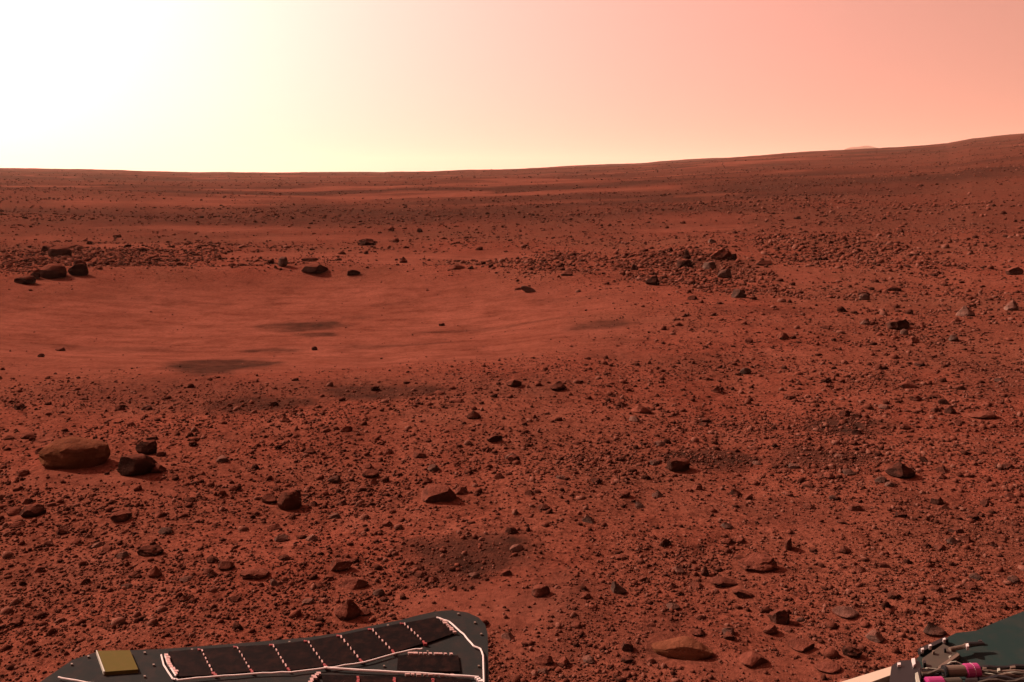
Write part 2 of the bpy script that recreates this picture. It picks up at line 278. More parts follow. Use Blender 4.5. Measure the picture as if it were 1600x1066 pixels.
# ------------------------------------------------------------------ the named rocks (photograph place of the foot, width, height; look)
# px, py, w, h, form, colour, label, short name used in neighbours' labels
ROCKS = [
 (106, 735, 104, 46, 'round', 'tan', 'large smooth rounded tan boulder, biggest rock on the left of the plain', 'large smooth tan boulder'),
 (209, 748, 60, 34, 'block', 'dark', 'dark flat-topped angular rock just right of the large smooth tan boulder', 'dark flat-topped rock'),
 (227, 713, 34, 23, 'block', 'dark', 'dark blocky rock behind the flat-topped rock beside the tan boulder', None),
 (249, 714, 18, 9, 'flat', 'dark', 'small dark stone touching the blocky rock behind the flat-topped rock', None),
 (243, 742, 26, 14, 'wedge', 'dark', 'small dark wedge lying against the right side of the flat-topped rock', None),
 (45, 810, 38, 18, 'block', 'dark', 'dark rock with pale top near left edge, below the tan boulder', 'pale-topped rock at left edge'),
 (20, 806, 26, 11, 'flat', 'dark', 'low dark stone at the left edge beside the pale-topped rock', None),
 (684, 788, 54, 25, 'block', 'dark', 'blackish slab-sided rock with bright upper left edge, alone mid-picture', 'blackish slab-sided rock'),
 (451, 799, 38, 30, 'round', 'brown', 'rounded brown rock with shadowed right side, larger of a pair', 'rounded brown rock of pair'),
 (420, 788, 24, 14, 'wedge', 'brown', 'small reddish rock just left of the rounded brown rock', None),
 (460, 775, 18, 9, 'flat', 'dark', 'small dark stone perched behind the rounded brown rock', None),
 (541, 971, 40, 32, 'cone', 'dark', 'dark cone-shaped rock just above the solar panel', 'dark cone-shaped rock'),
 (568, 963, 20, 10, 'flat', 'dark', 'low dark stone touching the cone-shaped rock above the solar panel', None),
 (578, 747, 26, 12, 'flat', 'brown', 'low brown rock with a smaller stone right behind it', 'low brown paired rock'),
 (574, 733, 16, 8, 'flat', 'brown', 'small stone right behind the low brown rock', None),
 (655, 716, 22, 9, 'flat', 'dark', 'low dark stone alone above the blackish slab-sided rock', None),
 (803, 605, 24, 11, 'flat', 'dark', 'low blackish stone on the near lip of the hollow', 'blackish stone on hollow lip'),
 (872, 612, 26, 14, 'cone', 'dark', 'dark peaked stone right of the blackish stone on the hollow lip', 'dark peaked stone'),
 (740, 656, 22, 13, 'cone', 'brown', 'small brown peaked stone below the near lip of the hollow', 'small brown peaked stone'),
 (773, 692, 24, 11, 'flat', 'dark', 'low dark stone on open gravel above and right of slab-sided rock', None),
 (540, 676, 20, 9, 'flat', 'dark', 'small dark stone on gravel below the hollow, centre left', None),
 (1003, 647, 32, 13, 'cone', 'brown', 'low reddish triangular rock in the middle of the gravel plain', 'reddish triangular rock'),
 (1060, 738, 40, 20, 'jag', 'dark', 'dark jagged rock at the left end of a dark sand patch', 'dark jagged rock'),
 (1412, 749, 46, 24, 'cone', 'dark', 'dark pyramid-shaped rock on the right with pale left face', 'dark pyramid rock'),
 (1338, 799, 24, 12, 'wedge', 'dark', 'small dark wedge-shaped stone below the pyramid rock', None),
 (1466, 790, 20, 12, 'block', 'dark', 'small dark block right of and below the pyramid rock', None),
 (530, 894, 36, 18, 'wedge', 'brown', 'brown wedge rock with lit left slope above the solar panel', 'brown wedge rock'),
 (550, 921, 46, 14, 'flat', 'dark', 'long low dark rock between the wedge rock and the cone-shaped rock', None),
 (232, 870, 40, 16, 'jag', 'dark', 'low dark ragged rock on the lower left gravel', 'low dark ragged rock'),
 (186, 816, 30, 14, 'block', 'dark', 'dark rock with bright top edge above the low ragged rock', None),
 (352, 892, 26, 14, 'block', 'dark', 'dark block on the lower left gravel, right of the ragged rock', 'dark block on lower left'),
 (240, 905, 22, 18, 'cone', 'brown', 'small brown peaked stone just below the low ragged rock', None),
 (395, 905, 44, 14, 'jag', 'dark', 'broken dark rocks heap right of the dark block, lower left', None),
 (90, 403, 36, 17, 'round', 'dark', 'large dark boulder on the far left rim of the hollow', 'large dark rim boulder'),
 (78, 437, 42, 21, 'round', 'dark', 'dark rounded boulder at the hollow edge below the large rim boulder', 'dark boulder at hollow edge'),
 (120, 433, 30, 18, 'block', 'dark', 'dark block right of the rounded boulder at the hollow edge', None),
 (122, 418, 20, 11, 'block', 'dark', 'smaller dark block on the rim behind the block at the hollow edge', None),
 (36, 445, 32, 13, 'jag', 'dark', 'low ragged dark rocks at the hollow edge, far left', None),
 (52, 437, 16, 10, 'block', 'dark', 'small dark block left of the rounded boulder at the hollow edge', None),
 (68, 395, 10, 9, 'block', 'dark', 'small dark rock just left of the large dark rim boulder', None),
 (489, 430, 38, 15, 'block', 'dark', 'dark boxy rock on the far rim of the hollow, centre left', 'dark boxy rim rock'),
 (441, 418, 14, 15, 'block', 'grey', 'pale upright rock on the far rim left of the boxy rock', None),
 (483, 409, 26, 7, 'flat', 'dark', 'low dark rock right behind the boxy rim rock', None),
 (552, 431, 20, 8, 'flat', 'dark', 'low dark rock on the far rim right of the boxy rock', None),
 (572, 385, 28, 11, 'jag', 'dark', 'dark jagged rock standing beyond the far rim on the plain', 'dark jagged rock beyond rim'),
 (630, 412, 12, 10, 'cone', 'dark', 'small peaked rock alone on the far rim', 'small peaked rim rock'),
 (712, 421, 28, 7, 'flat', 'brown', 'low brown rock on the far rim right of the small peaked rock', None),
 (826, 458, 24, 11, 'slant', 'grey', 'pale slanted rock leaning on the right slope of the hollow', 'pale slanted rock'),
 (886, 432, 20, 9, 'flat', 'dark', 'low dark rock up the slope right of the pale slanted rock', None),
 (1020, 447, 22, 15, 'block', 'dark', 'blackest block at the lower left of the grey rock pile', 'block of grey rock pile'),
 (992, 423, 13, 9, 'wedge', 'dark', 'small dark wedge at the left end of the grey rock pile', None),
 (1072, 421, 26, 14, 'block', 'dark', 'dark block in the middle of the grey rock pile', None),
 (1074, 408, 12, 16, 'cone', 'dark', 'thin peaked dark rock standing up from the grey rock pile', None),
 (1128, 408, 36, 18, 'jag', 'dark', 'largest dark jagged rock on top of the grey rock pile', 'top rock of grey pile'),
 (1147, 407, 10, 10, 'block', 'dark', 'small dark block right of the jagged rock topping the grey pile', None),
 (1110, 422, 20, 12, 'block', 'grey', 'grey block below the jagged rock topping the grey pile', None),
 (1133, 436, 22, 14, 'block', 'grey', 'grey block at the right foot of the grey rock pile', None),
 (1113, 380, 12, 6, 'flat', 'grey', 'pale flat stone above the grey rock pile', None),
 (1155, 466, 24, 13, 'wedge', 'grey', 'pale grey rock with dark side below the grey rock pile', None),
 (1083, 469, 16, 7, 'flat', 'dark', 'low dark stone just below the middle of the grey rock pile', None),
 (1194, 415, 24, 8, 'flat', 'dark', 'low dark stone at the upper edge of the smooth sand drift', None),
 (1511, 496, 28, 17, 'shard', 'grey', 'pale grey ridged boulder on the right slope', 'pale grey ridged boulder'),
 (1584, 487, 21, 16, 'wedge', 'grey', 'grey wedge-shaped boulder at the right edge of the picture', 'grey boulder at right edge'),
 (1588, 431, 24, 13, 'wedge', 'dark', 'dark wedge rock at the right edge above the grey boulder', None),
 (1407, 517, 34, 18, 'jag', 'dark', 'dark ragged rock with a pale stone at its foot, right slope', 'dark ragged rock on right'),
 (1414, 524, 12, 9, 'round', 'grey', 'small pale stone at the foot of the dark ragged rock', None),
 (1428, 537, 20, 8, 'flat', 'dark', 'low dark stone below the dark ragged rock on the right slope', None),
 (1492, 535, 16, 11, 'block', 'grey', 'small grey block below the pale ridged boulder', None),
 (1399, 456, 26, 9, 'flat', 'dark', 'low dark rock with a thin shadow, above the dark ragged rock', None),
 (1352, 470, 16, 10, 'round', 'grey', 'small round grey rock right of the smooth sand drift', None),
 (1068, 1031, 92, 31, 'long', 'tan', 'long low tan boulder on smooth sand at the bottom edge', 'long low tan boulder'),
 (1462, 996, 34, 20, 'shard', 'grey', 'pale pinkish ridged rock right behind the dark green rover deck', 'pale rock behind rover deck'),
 (1188, 896, 58, 22, 'jag', 'brown', 'lumpy brownish rock of many knobs, lower right of centre', 'lumpy knobbed rock'),
 (1132, 918, 46, 14, 'slant', 'dark', 'dark slanting rock sloping down to the right, lower centre', 'dark slanting rock'),
 (1162, 934, 34, 12, 'slant', 'dark', 'dark tapering rock at the lower end of the slanting rock', None),
 (1102, 902, 12, 18, 'cone', 'dark', 'small upright dark stone at the upper end of the slanting rock', None),
 (1219, 977, 32, 24, 'jag', 'dark', 'tall dark rugged rock on sand, lower right of centre', 'tall dark rugged rock'),
 (1205, 993, 24, 14, 'block', 'brown', 'brown block at the foot of the tall rugged rock', None),
 (1233, 862, 11, 18, 'slab', 'brown', 'thin upright slab with a shadow to its right', 'thin upright slab'),
 (1325, 967, 38, 15, 'flat', 'grey', 'low pale brown rock above the cream rover strut', 'low pale rock'),
 (1369, 1005, 26, 16, 'block', 'grey', 'small rock with bright left face and long shadow, near rover deck', 'bright-faced rock'),
 (1334, 1029, 30, 18, 'jag', 'dark', 'dark pitted rock just above the cream rover strut', 'dark pitted rock'),
 (1296, 1052, 40, 12, 'flat', 'dark', 'low dark slab left of the cream rover strut', None),
 (1180, 1042, 44, 20, 'flat', 'brown', 'low dark brown rock right of the long tan boulder', None),
 (1255, 1020, 40, 14, 'flat', 'brown', 'low brown rock on sand between long tan boulder and pitted rock', None),
 (967, 929, 24, 18, 'wedge', 'grey', 'grey wedge with dark shadow, left of the slanting rock', 'grey wedge'),
 (845, 933, 28, 15, 'block', 'dark', 'dark rock at the edge of the sand left of the grey wedge', 'dark rock at sand edge'),
 (981, 1020, 20, 14, 'block', 'dark', 'small dark rock left of the long low tan boulder', None),
 (850, 1040, 30, 16, 'jag', 'dark', 'small ragged dark rock near the bottom edge, right of solar panel', 'ragged dark rock by panel'),
 (1092, 996, 22, 10, 'jag', 'dark', 'small dark ragged stone just above the long low tan boulder', None),
 (1540, 655, 44, 12, 'flat', 'brown', 'long low brown rock near the right edge above the pyramid rock', 'long low brown rock'),
 (1486, 648, 16, 12, 'wedge', 'dark', 'small dark wedge left of the long low brown rock', None),
 (1420, 607, 30, 10, 'flat', 'dark', 'low dark rock above the long low brown rock, right side', None),
 (690, 510, 9, 5, 'round', 'dark', 'tiny dark stone alone on the hollow floor, right of dark patch', None),
 (491, 548, 9, 6, 'round', 'dark', 'tiny dark stone alone on the hollow floor below the dark patch', None),
 (92, 549, 14, 6, 'flat', 'dark', 'small dark stone on the left of the hollow floor', None),
 (63, 559, 10, 6, 'flat', 'dark', 'small dark stone left of and below its twin in the hollow', None),
]

# ------------------------------------------------------------------ rock shapes
def ico(sub):
    bm = bmesh.new(); bmesh.ops.create_icosphere(bm, subdivisions=sub, radius=1.0)
    V = np.array([v.co[:] for v in bm.verts]); F = np.array([[v.index for v in f.verts] for f in bm.faces]); bm.free()
    return V, F
ICO = {k: ico(k) for k in (1, 2, 3, 4)}
def rock_shape(sub, form, seed):
    """a boulder about 2 wide, 2 deep, from z = -1 to 1; cut by planes, roughened"""
    rg = np.random.default_rng(seed); V, F = ICO[sub]; V = V.copy()
    cuts, rough, depth = {'round': (5, .11, .80), 'block': (11, .05, .52), 'flat': (8, .06, .46), 'cone': (9, .07, .6), 'wedge': (9, .05, .46),
                          'jag': (9, .20, .62), 'slant': (9, .06, .6), 'long': (5, .07, .75), 'slab': (9, .04, .55), 'shard': (9, .06, .42)}[form]
    if form == 'round': V[:, 2] = np.sign(V[:, 2]) * np.abs(V[:, 2]) ** .75
    for _ in range(cuts):
        n = rg.normal(size=3); n[2] = abs(n[2]) * (.9 if form != 'block' else .6); n /= np.linalg.norm(n)
        d = rg.uniform(depth, min(depth + .32, .97)); t = V @ n
        V = V - np.maximum(t - d, 0)[:, None] * n
    if form in ('block', 'slab'):
        V[:, 2] = np.minimum(V[:, 2], .72 + .12 * V[:, 0])
    off = Vector(rg.uniform(-50, 50, 3))
    fr = 1.5 if form != 'jag' else 2.3
    for i in range(len(V)):
        p = Vector(V[i]); n = mnoise.noise(p * fr + off) + .5 * mnoise.noise(p * fr * 2.3 + off) + (.25 * mnoise.noise(p * fr * 5 + off) if sub > 2 else 0)
        if form == 'round' and sub > 3:   # faint wind-cut bedding
            n += .25 * math.sin(p.z * 11 + p.x * 2.0 + 2 * mnoise.noise(p * 1.2 + off)) * .6
        V[i] = np.array(p * (1 + rough * n))
    x, z = V[:, 0].copy(), V[:, 2].copy()
    up = np.clip((z + .3) / 1.3, 0, 1)
    if form == 'cone': V[:, :2] *= (1 - .72 * up)[:, None]; V[:, 0] += up * rg.uniform(-.25, .15)
    if form == 'shard':                                     # a ridge-backed splinter
        V[:, 1] *= 1 - .75 * up; V[:, 0] *= 1 - .45 * up; V[:, 0] += up * rg.uniform(-.4, .4)
    if form == 'wedge': V[:, 2] = z * (.75 - .35 * x * rg.choice([-1, 1]))
    if form == 'slant': V[:, 2] = z * .75 - .55 * x
    if form == 'long': V[:, 2] = np.where(z > 0, z * np.clip(1.05 - .85 * np.abs(x - .15) ** 1.1, .10, 1), z)
    mn, mx = V.min(0), V.max(0)
    V = (V - (mn + mx) / 2) / ((mx - mn) / 2)
    return V, F
def rock_object(name, V, F, x, y, w, h, d, yaw, colour, bury=.28):
    z = float(H(x, y)); hh = h / (1 - bury)                    # part of its height is under the soil
    P = V * np.array([w / 2, d / 2, hh / 2])
    me = np_mesh(name, P, F)
    smooth = np.ones(len(me.polygons), bool); me.polygons.foreach_set('use_smooth', smooth)
    try: me.set_sharp_from_angle(angle=R(22))
    except Exception: pass
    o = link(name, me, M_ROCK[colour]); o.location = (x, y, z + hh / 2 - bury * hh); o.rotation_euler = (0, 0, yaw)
    return o
placed = []
for i, (px, py, w, h, form, colour, label, short) in enumerate(ROCKS):
    x, y = G(px, py - min(.12 * h, 3)); s = y / FPX
    placed.append((x, y, w * s, h * s))
for (x, y, w, h), rk in zip(placed, ROCKS):
    if rk[2] > 50 and rk[4] != 'long': mounds.append((x + .12 * w, y - .2 * w, w * .75, .10 * h))
for i, ((x, y, w, h), (px, py, wp, hp, form, colour, label, short)) in enumerate(zip(placed, ROCKS)):
    sub = 4 if wp > 50 else 3
    V, F = rock_shape(sub, form, 100 + i)
    dep = w * {'slab': 1.6, 'long': .42, 'jag': .7, 'flat': .8, 'slant': .6}.get(form, .8)
    h = max(.66 * h, h - dep * EYE / y * .28)               # part of the height seen is the top, seen from above
    yaw = random.uniform(-.25, .25)
    o = rock_object('boulder' if wp > 50 else 'rock', V, F, x, y + dep * .25, w * 1.04, h, dep, yaw, colour, bury=.2 if form in ('block', 'cone', 'slab') else .28)
    tag(o, label, 'boulder' if wp > 50 else 'rock', 'larger rocks standing on the plain')

# ------------------------------------------------------------------ scattered stones
def density(x, y):
    sand, dark = masks(x, y)
    d = 1.0 - .965 * np.maximum(np.clip(sand * 1.55, 0, 1) * (hollow_q(x, y) > 1.35), 1 - sstep(.78, 1.20, hollow_q(x, y) + .1 * perlin(x * 1.5, y * 1.3, 23)))
    for i, (e, a) in enumerate(CROWD): d = d + a * emask(e, x, y, sd_=120 + i)
    d = d * (.45 + 1.1 * sstep(-.5, .6, perlin(x / .9, y / .7, 66)))
    far = sstep(13, 24, np.hypot(x, y)); cl = perlin(x / 11, y / 6, 67) + .7 * perlin(x / 3.5, y / 2.5, 68)
    d = d * (1 - far + far * (.38 + 1.7 * sstep(-.2, .75, cl)))
    return d
NS = 360000
v = RNG.uniform(9, 900, NS); Yd = EYE * FPX / v; az = np.arctan(RNG.uniform(-1150, 1150, NS) / FPX)
sx, sy = np.tan(az) * Yd, Yd
den = density(sx, sy) * (1.0 + .7 * (1 - sstep(110, 150, v)) + .12 * sstep(520, 600, v + HOR) - .42 * sstep(680, 900, v + HOR))
keep = RNG.uniform(0, 3.0, NS) < den
sx, sy = sx[keep], sy[keep]; base_n = len(sx)
ex, ey = [], []
for e, a in CROWD:                                                      # stones gathered on the rim and in the rock piles
    m = int(a * 330); t_ = RNG.uniform(0, 2 * np.pi, m); r_ = RNG.uniform(0, 1, m) ** .6
    ex.append(e[0] + e[2] * r_ * np.cos(t_)); ey.append(e[1] + e[3] * r_ * np.sin(t_))
ex, ey = np.concatenate(ex), np.concatenate(ey); ok = masks(ex, ey)[0] < RNG.uniform(.2, .9, len(ex)); ex, ey = ex[ok], ey[ok]
sx, sy = np.concatenate([sx, ex]), np.concatenate([sy, ey]); n = len(sx)
spx = np.where(sy > 16, 2.35, 3.1) * (1 - RNG.uniform(0, 1, n)) ** (-1 / 3.0)                   # size as seen from the mast, power law
small_ = masks(sx, sy)[0]; qh = hollow_q(sx, sy); spx = spx * (.62 + .38 * sstep(1.0, 1.7, qh))      # finer gravel on the lip of the hollow
spx = np.where(small_ > .6, np.minimum(spx, RNG.uniform(2.2, 4.6, n)), spx)
spx[base_n:] = np.where((np.abs(sx[base_n:] / sy[base_n:] * FPX + CX - 1080) < 110) & (sy[base_n:] > 9), 4.3, 3.2) * (1 - RNG.uniform(0, 1, n - base_n)) ** (-1 / 2.3)
world = spx * sy / FPX
cap = np.where(sy < 20, .022 + .0085 * sy, np.clip(.19 - .004 * (sy - 20), .13, 1) + .0022 * (sy - 20))
world = np.where(world > cap, cap * RNG.uniform(.3, 1, n), world)
spx = world * FPX / sy
for (x, y, w, h) in placed:                                             # nothing inside the named rocks
    ok = ((sx - x) / (w * .62 + world * .5)) ** 2 + ((sy - y - w * .2) / (w * .55 + world * .5)) ** 2 > 1
    sx, sy, world, spx = sx[ok], sy[ok], world[ok], spx[ok]
sz = H(sx, sy)
pxs = CX + sx / sy * FPX; pys = HOR - (sz - EYE) / sy * FPX
inside = (pxs > 12) & (pxs < 1588) & (pys < 1050) & ~((pys > 945) & (pxs > 40) & (pxs < 790)) & ~((pys > 940) & (pxs > 1280)) & (sy < 60)
rank = np.argsort(-(spx * inside)); n_ind = 300 - len(ROCKS) - 2
pick = rank[:n_ind]; rest = np.setdiff1d(np.arange(len(sx)), pick)
print('stones', len(sx), 'individual', len(pick), 'smallest individual px', spx[pick[-1]])

forms = ['shard', 'flat', 'wedge', 'shard', 'flat', 'block', 'jag']
protos = []
for k in range(28):
    f = forms[k % len(forms)]; V, F = rock_shape(2, f, 900 + k); protos.append((f, V, F))
land = [(r[0], r[1], r[7]) for r in ROCKS if r[7]]
ORD = ['closest', 'second closest', 'third closest', 'fourth closest', 'fifth closest', 'sixth closest', 'seventh closest', 'eighth closest', 'ninth closest', 'tenth closest',
       'eleventh closest', 'twelfth closest', 'thirteenth closest', 'fourteenth closest', 'fifteenth closest']
seen = {}
info = []
for j in pick:
    ds = [(math.hypot(pxs[j] - lx, (pys[j] - ly) * 1.3), lx, ly, nm) for lx, ly, nm in land]
    d, lx, ly, nm = min(ds); dx, dy = pxs[j] - lx, (pys[j] - ly) * 1.3
    side = ('to the right of' if dx > 0 else 'to the left of') if abs(dx) > abs(dy) else ('in front of' if dy > 0 else 'behind')
    info.append((d, j, nm, side))
for d, j, nm, side in sorted(info):
    f, V, F = protos[RNG.integers(len(protos))]
    colour = str(RNG.choice(['dark', 'dark', 'brown', 'brown', 'grey'])) if pxs[j] < 900 else str(RNG.choice(['dark', 'brown', 'grey', 'brown']))
    w = world[j] * RNG.uniform(1.0, 1.25); h = w * {'flat': .27, 'shard': .42, 'block': .42, 'wedge': .36, 'jag': .38}[f] * RNG.uniform(.85, 1.15)
    rk = seen[(nm, side)] = seen.get((nm, side), -1) + 1
    cw = {'dark': 'dark', 'brown': 'reddish', 'grey': 'greyish'}[colour]
    fw = {'flat': 'flat', 'shard': 'ridged', 'block': 'blocky', 'wedge': 'wedge-shaped', 'jag': 'ragged'}[f]
    o = rock_object('rock', V, F, sx[j], sy[j], w, h, w * RNG.uniform(.7, 1), RNG.uniform(-.5, .5) + (math.pi if RNG.random() < .5 else 0), colour, bury=.32)
    tag(o, f'small {cw} {fw} rock, {ORD[min(rk, 14)]} {side} the {nm}', 'rock', 'small rocks scattered over the plain')

def batch(idx, sub_protos):
    Vs, Fs, base = [], [], 0
    which = RNG.integers(len(sub_protos), size=len(idx))
    for k, (V, F, hf) in enumerate(sub_protos):
        I = idx[which == k]
        if not len(I): continue
        m = len(I); a = RNG.uniform(0, 2 * np.pi, m); w = world[I] * RNG.uniform(.8, 1.2, m)
        dd = w * RNG.uniform(.6, 1, m); hh = w * hf * RNG.uniform(.75, 1.3, m)
        X = V[None, :, 0] * (w / 2)[:, None]; Y = V[None, :, 1] * (dd / 2)[:, None]; Z = V[None, :, 2] * (hh / 2)[:, None]
        c, s = np.cos(a)[:, None], np.sin(a)[:, None]
        tx, ty = RNG.normal(0, .12, m)[:, None], RNG.normal(0, .12, m)[:, None]
        P = np.stack([X * c - Y * s + sx[I][:, None], X * s + Y * c + sy[I][:, None], Z + X * tx + Y * ty + (sz[I] + hh * .16)[:, None]], -1)
        Vs.append(P.reshape(-1, 3)); Fs.append((F[None] + (np.arange(m) * len(V))[:, None, None] + base).reshape(-1, 3)); base += m * len(V)
    return np.concatenate(Vs), np.concatenate(Fs)
def low_proto(seed):   # a faceted pebble of 20 triangles
    bm = bmesh.new(); bmesh.ops.create_icosphere(bm, subdivisions=1, radius=1.0)
    rg = np.random.default_rng(seed); V = np.array([q.co[:] for q in bm.verts]); F = np.array([[q.index for q in f.verts] for f in bm.faces]); bm.free()
    V = V * rg.uniform(.68, 1.15, (len(V), 1)); V[:, 2] += rg.uniform(-.3, .3) * V[:, 0]
    return V / np.abs(V).max(0), F, rg.uniform(.42, .72)
big = rest[spx[rest] > 7.0]; small = rest[spx[rest] <= 7.0]
P1 = [(rock_shape(1, forms[k % 7], 500 + k)[0], ICO[1][1], {'flat': .45, 'shard': .7, 'block': .62, 'wedge': .55, 'jag': .58}[forms[k % 7]]) for k in range(21)]
# 20-triangle pebbles from the bare icosahedron
bm = bmesh.new(); bmesh.ops.create_icosphere(bm, subdivisions=1, radius=1.0); bm.free()
def ico20(seed):
    ph_ = (1 + 5 ** .5) / 2
    V = np.array([(-1, ph_, 0), (1, ph_, 0), (-1, -ph_, 0), (1, -ph_, 0), (0, -1, ph_), (0, 1, ph_), (0, -1, -ph_), (0, 1, -ph_), (ph_, 0, -1), (ph_, 0, 1), (-ph_, 0, -1), (-ph_, 0, 1)]) / 1.902
    F = np.array([(0, 11, 5), (0, 5, 1), (0, 1, 7), (0, 7, 10), (0, 10, 11), (1, 5, 9), (5, 11, 4), (11, 10, 2), (10, 7, 6), (7, 1, 8), (3, 9, 4), (3, 4, 2), (3, 2, 6), (3, 6, 8), (3, 8, 9), (4, 9, 5), (2, 4, 11), (6, 2, 10), (8, 6, 7), (9, 8, 1)])
    rg = np.random.default_rng(seed); V = V * rg.uniform(.6, 1.2, (12, 1)); up = np.clip(V[:, 2] + .3, 0, 1); V[:, 1] *= 1 - rg.uniform(.1, .8) * up; V[:, 0] *= 1 - rg.uniform(0, .5) * up; V[:, 2] += rg.uniform(-.3, .3) * V[:, 0]
    return V / np.abs(V).max(0), F, rg.uniform(.42, .78)
P0 = [ico20(700 + k) for k in range(24)]
Va, Fa = batch(big, P1); Vb, Fb = batch(small, P0)
print('big', len(big), 'small', len(small), 'tris', len(Fa) + len(Fb))
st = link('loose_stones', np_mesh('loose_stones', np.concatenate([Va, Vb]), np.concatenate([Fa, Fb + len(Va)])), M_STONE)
tag(st, 'countless small stones and pebbles strewn over the red plain', 'stones', kind='stuff')

# ------------------------------------------------------------------ the ground, one sheet to the horizon
wedge = np.linspace(-R(40), R(40), 720)
other = np.linspace(R(40), 2 * math.pi - R(40), 72)[1:-1]
A = np.concatenate([wedge, other])
rr = np.concatenate([[.15, .5, .9, 1.2], EYE * FPX / np.linspace(1150, 38, 390), np.geomspace(EYE * FPX / 37, 460, 130), np.geomspace(470, 6000, 30)])
gx = np.outer(rr, np.sin(A)); gy = np.outer(rr, np.cos(A)); gz = H(gx.ravel(), gy.ravel())
nr, na = len(rr), len(A)
ii, jj = np.meshgrid(np.arange(nr - 1), np.arange(na), indexing='ij'); j2 = (jj + 1) % na
Fq = np.stack([ii * na + jj, ii * na + j2, (ii + 1) * na + j2, (ii + 1) * na + jj], -1).reshape(-1, 4)[:, ::-1]
gm = np_mesh('ground', np.stack([gx.ravel(), gy.ravel(), gz], -1), Fq)
gm.polygons.foreach_set('use_smooth', np.ones(len(Fq), bool))
ms, md = masks(gx.ravel(), gy.ravel())
for nm, arr in (('sand', ms), ('dark', md)):
    at = gm.attributes.new(nm, 'FLOAT', 'POINT'); at.data.foreach_set('value', np.ascontiguousarray(arr, np.float32))
tag(link('ground', gm, M_GROUND), 'red dusty plain with a shallow hollow, rising to the right', kind='structure')
# a far hill, just showing above the right-hand crest
def far_hill(px, width_px, top_py, dist):
    xs = np.linspace(-1, 1, 61); ys = np.linspace(-1, 1, 25); X, Yg = np.meshgrid(xs, ys, indexing='ij')
    hw = width_px / 2 * dist / FPX; topz = EYE + (HOR - top_py) / FPX * dist
    prof = np.clip(1 - X ** 2, 0, 1) * np.clip(1 - Yg ** 2, 0, 1) * (1 + .05 * perlin(X * 3.0, Yg * 2, 90) + .03 * perlin(X * 8, Yg * 3, 91))
    Z = -60 + (topz + 60) * prof ** 1.3
    V = np.stack([(px - CX) / FPX * dist + X * hw, dist + Yg * hw * .5, Z], -1).reshape(-1, 3)
    i_, j_ = np.meshgrid(np.arange(60), np.arange(24), indexing='ij')
    F = np.stack([i_ * 25 + j_, (i_ + 1) * 25 + j_, (i_ + 1) * 25 + j_ + 1, i_ * 25 + j_ + 1], -1).reshape(-1, 4)
    me = np_mesh('hill', V, F); me.polygons.foreach_set('use_smooth', np.ones(len(F), bool))
    return tag(link('hill', me, M_GROUND), 'faint far hill behind the right-hand skyline', kind='structure')
far_hill(1362, 330, 230.6, 2300)

# ------------------------------------------------------------------ the rover
DZ = 0.655                                                   # height of the deck above the ground
def D(px, py, z=DZ):
    y = FPX * (EYE - z) / (py - HOR); return ((px - CX) / FPX * y, y)
M_DECK = mat('panel_grey', (.0092, .0094, .0090), .9, .02); M_GREEN = mat('deck_green', (.0075, .0138, .0128), .9, .02)
M_CELL = mat('solar_cell_black', (.0024, .0014, .0013), .6, .012); M_WIRE = mat('white_wire', (.30, .25, .235), .4, .4)
M_TAB = mat('silver_tab', (.22, .135, .12), .35, .4, .3); M_RED = mat('red_insulation', (.10, .010, .010), .5, .2)
M_OLIVE = mat('olive_plate', (.043, .0310, .0068), .8, .02); M_PALE = mat('pale_edge', (.16, .15, .12), .6, .3)
M_CREAM = mat('cream_strut', (.24, .185, .14), .6, .2); M_BLACK = mat('black_housing', (.004, .004, .0045), .4, .3)
M_BROWN = mat('brown_bracket', (.022, .0165, .0115), .65, .2); M_PINK = mat('pink_connector', (.15, .013, .060), .4, .3)
M_STEEL = mat('tan_metal', (.065, .044, .032), .45, .3, .2)
for m_, sc_ in ((M_DECK, 40), (M_GREEN, 30), (M_BROWN, 60), (M_OLIVE, 80), (M_CREAM, 30), (M_CELL, 50)):   # a film of dust
    t = NT(m_); c0 = tuple(t.b.inputs['Base Color'].default_value)[:3]
    pos = t.new('ShaderNodeNewGeometry').outputs['Position']
    f = t.ramp(t.noise(pos, sc_, 5, .7), (.45, (0, 0, 0)), (.85, (.35, .35, .35)))
    t.link(t.mix(f, c0, tuple(min(1, a_ * .8 + b_) for a_, b_ in zip(c0, (.030, .0095, .0062)))), t.b.inputs['Base Color'])
rover = bpy.data.objects.new('rover', None); COL.objects.link(rover); rover.location = (0, .2, 0)
tag(rover, 'planetary rover seen from its mast, dark solar panel and green deck at the bottom', 'rover')
def child(name, bm, m, parent, bevel=0):
    me = bpy.data.meshes.new(name)
    if bevel: bmesh.ops.bevel(bm, geom=list(bm.edges), offset=bevel, segments=2, affect='EDGES', clamp_overlap=True)
    bmesh.ops.recalc_face_normals(bm, faces=bm.faces)
    bm.to_mesh(me); bm.free(); o = link(name, me, m, parent)
    p, off = parent, Vector((0, 0, 0))
    while p is not None: off += p.location; p = p.parent
    o.location = -off; return o
def prism(bm, pts, z0, z1):
    a = [bm.verts.new((x, y, z0)) for x, y in pts]; b = [bm.verts.new((x, y, z1)) for x, y in pts]
    bm.faces.new(b); bm.faces.new(a[::-1]); k = len(pts)
    for i in range(k): bm.faces.new((a[i], a[(i + 1) % k], b[(i + 1) % k], b[i]))
def plate(name, px, z0, z1, m, parent, bevel=0, zref=None):
    bm = bmesh.new(); prism(bm, [D(*p, z1 if zref is None else zref) for p in px], z0, z1); return child(name, bm, m, parent, bevel)
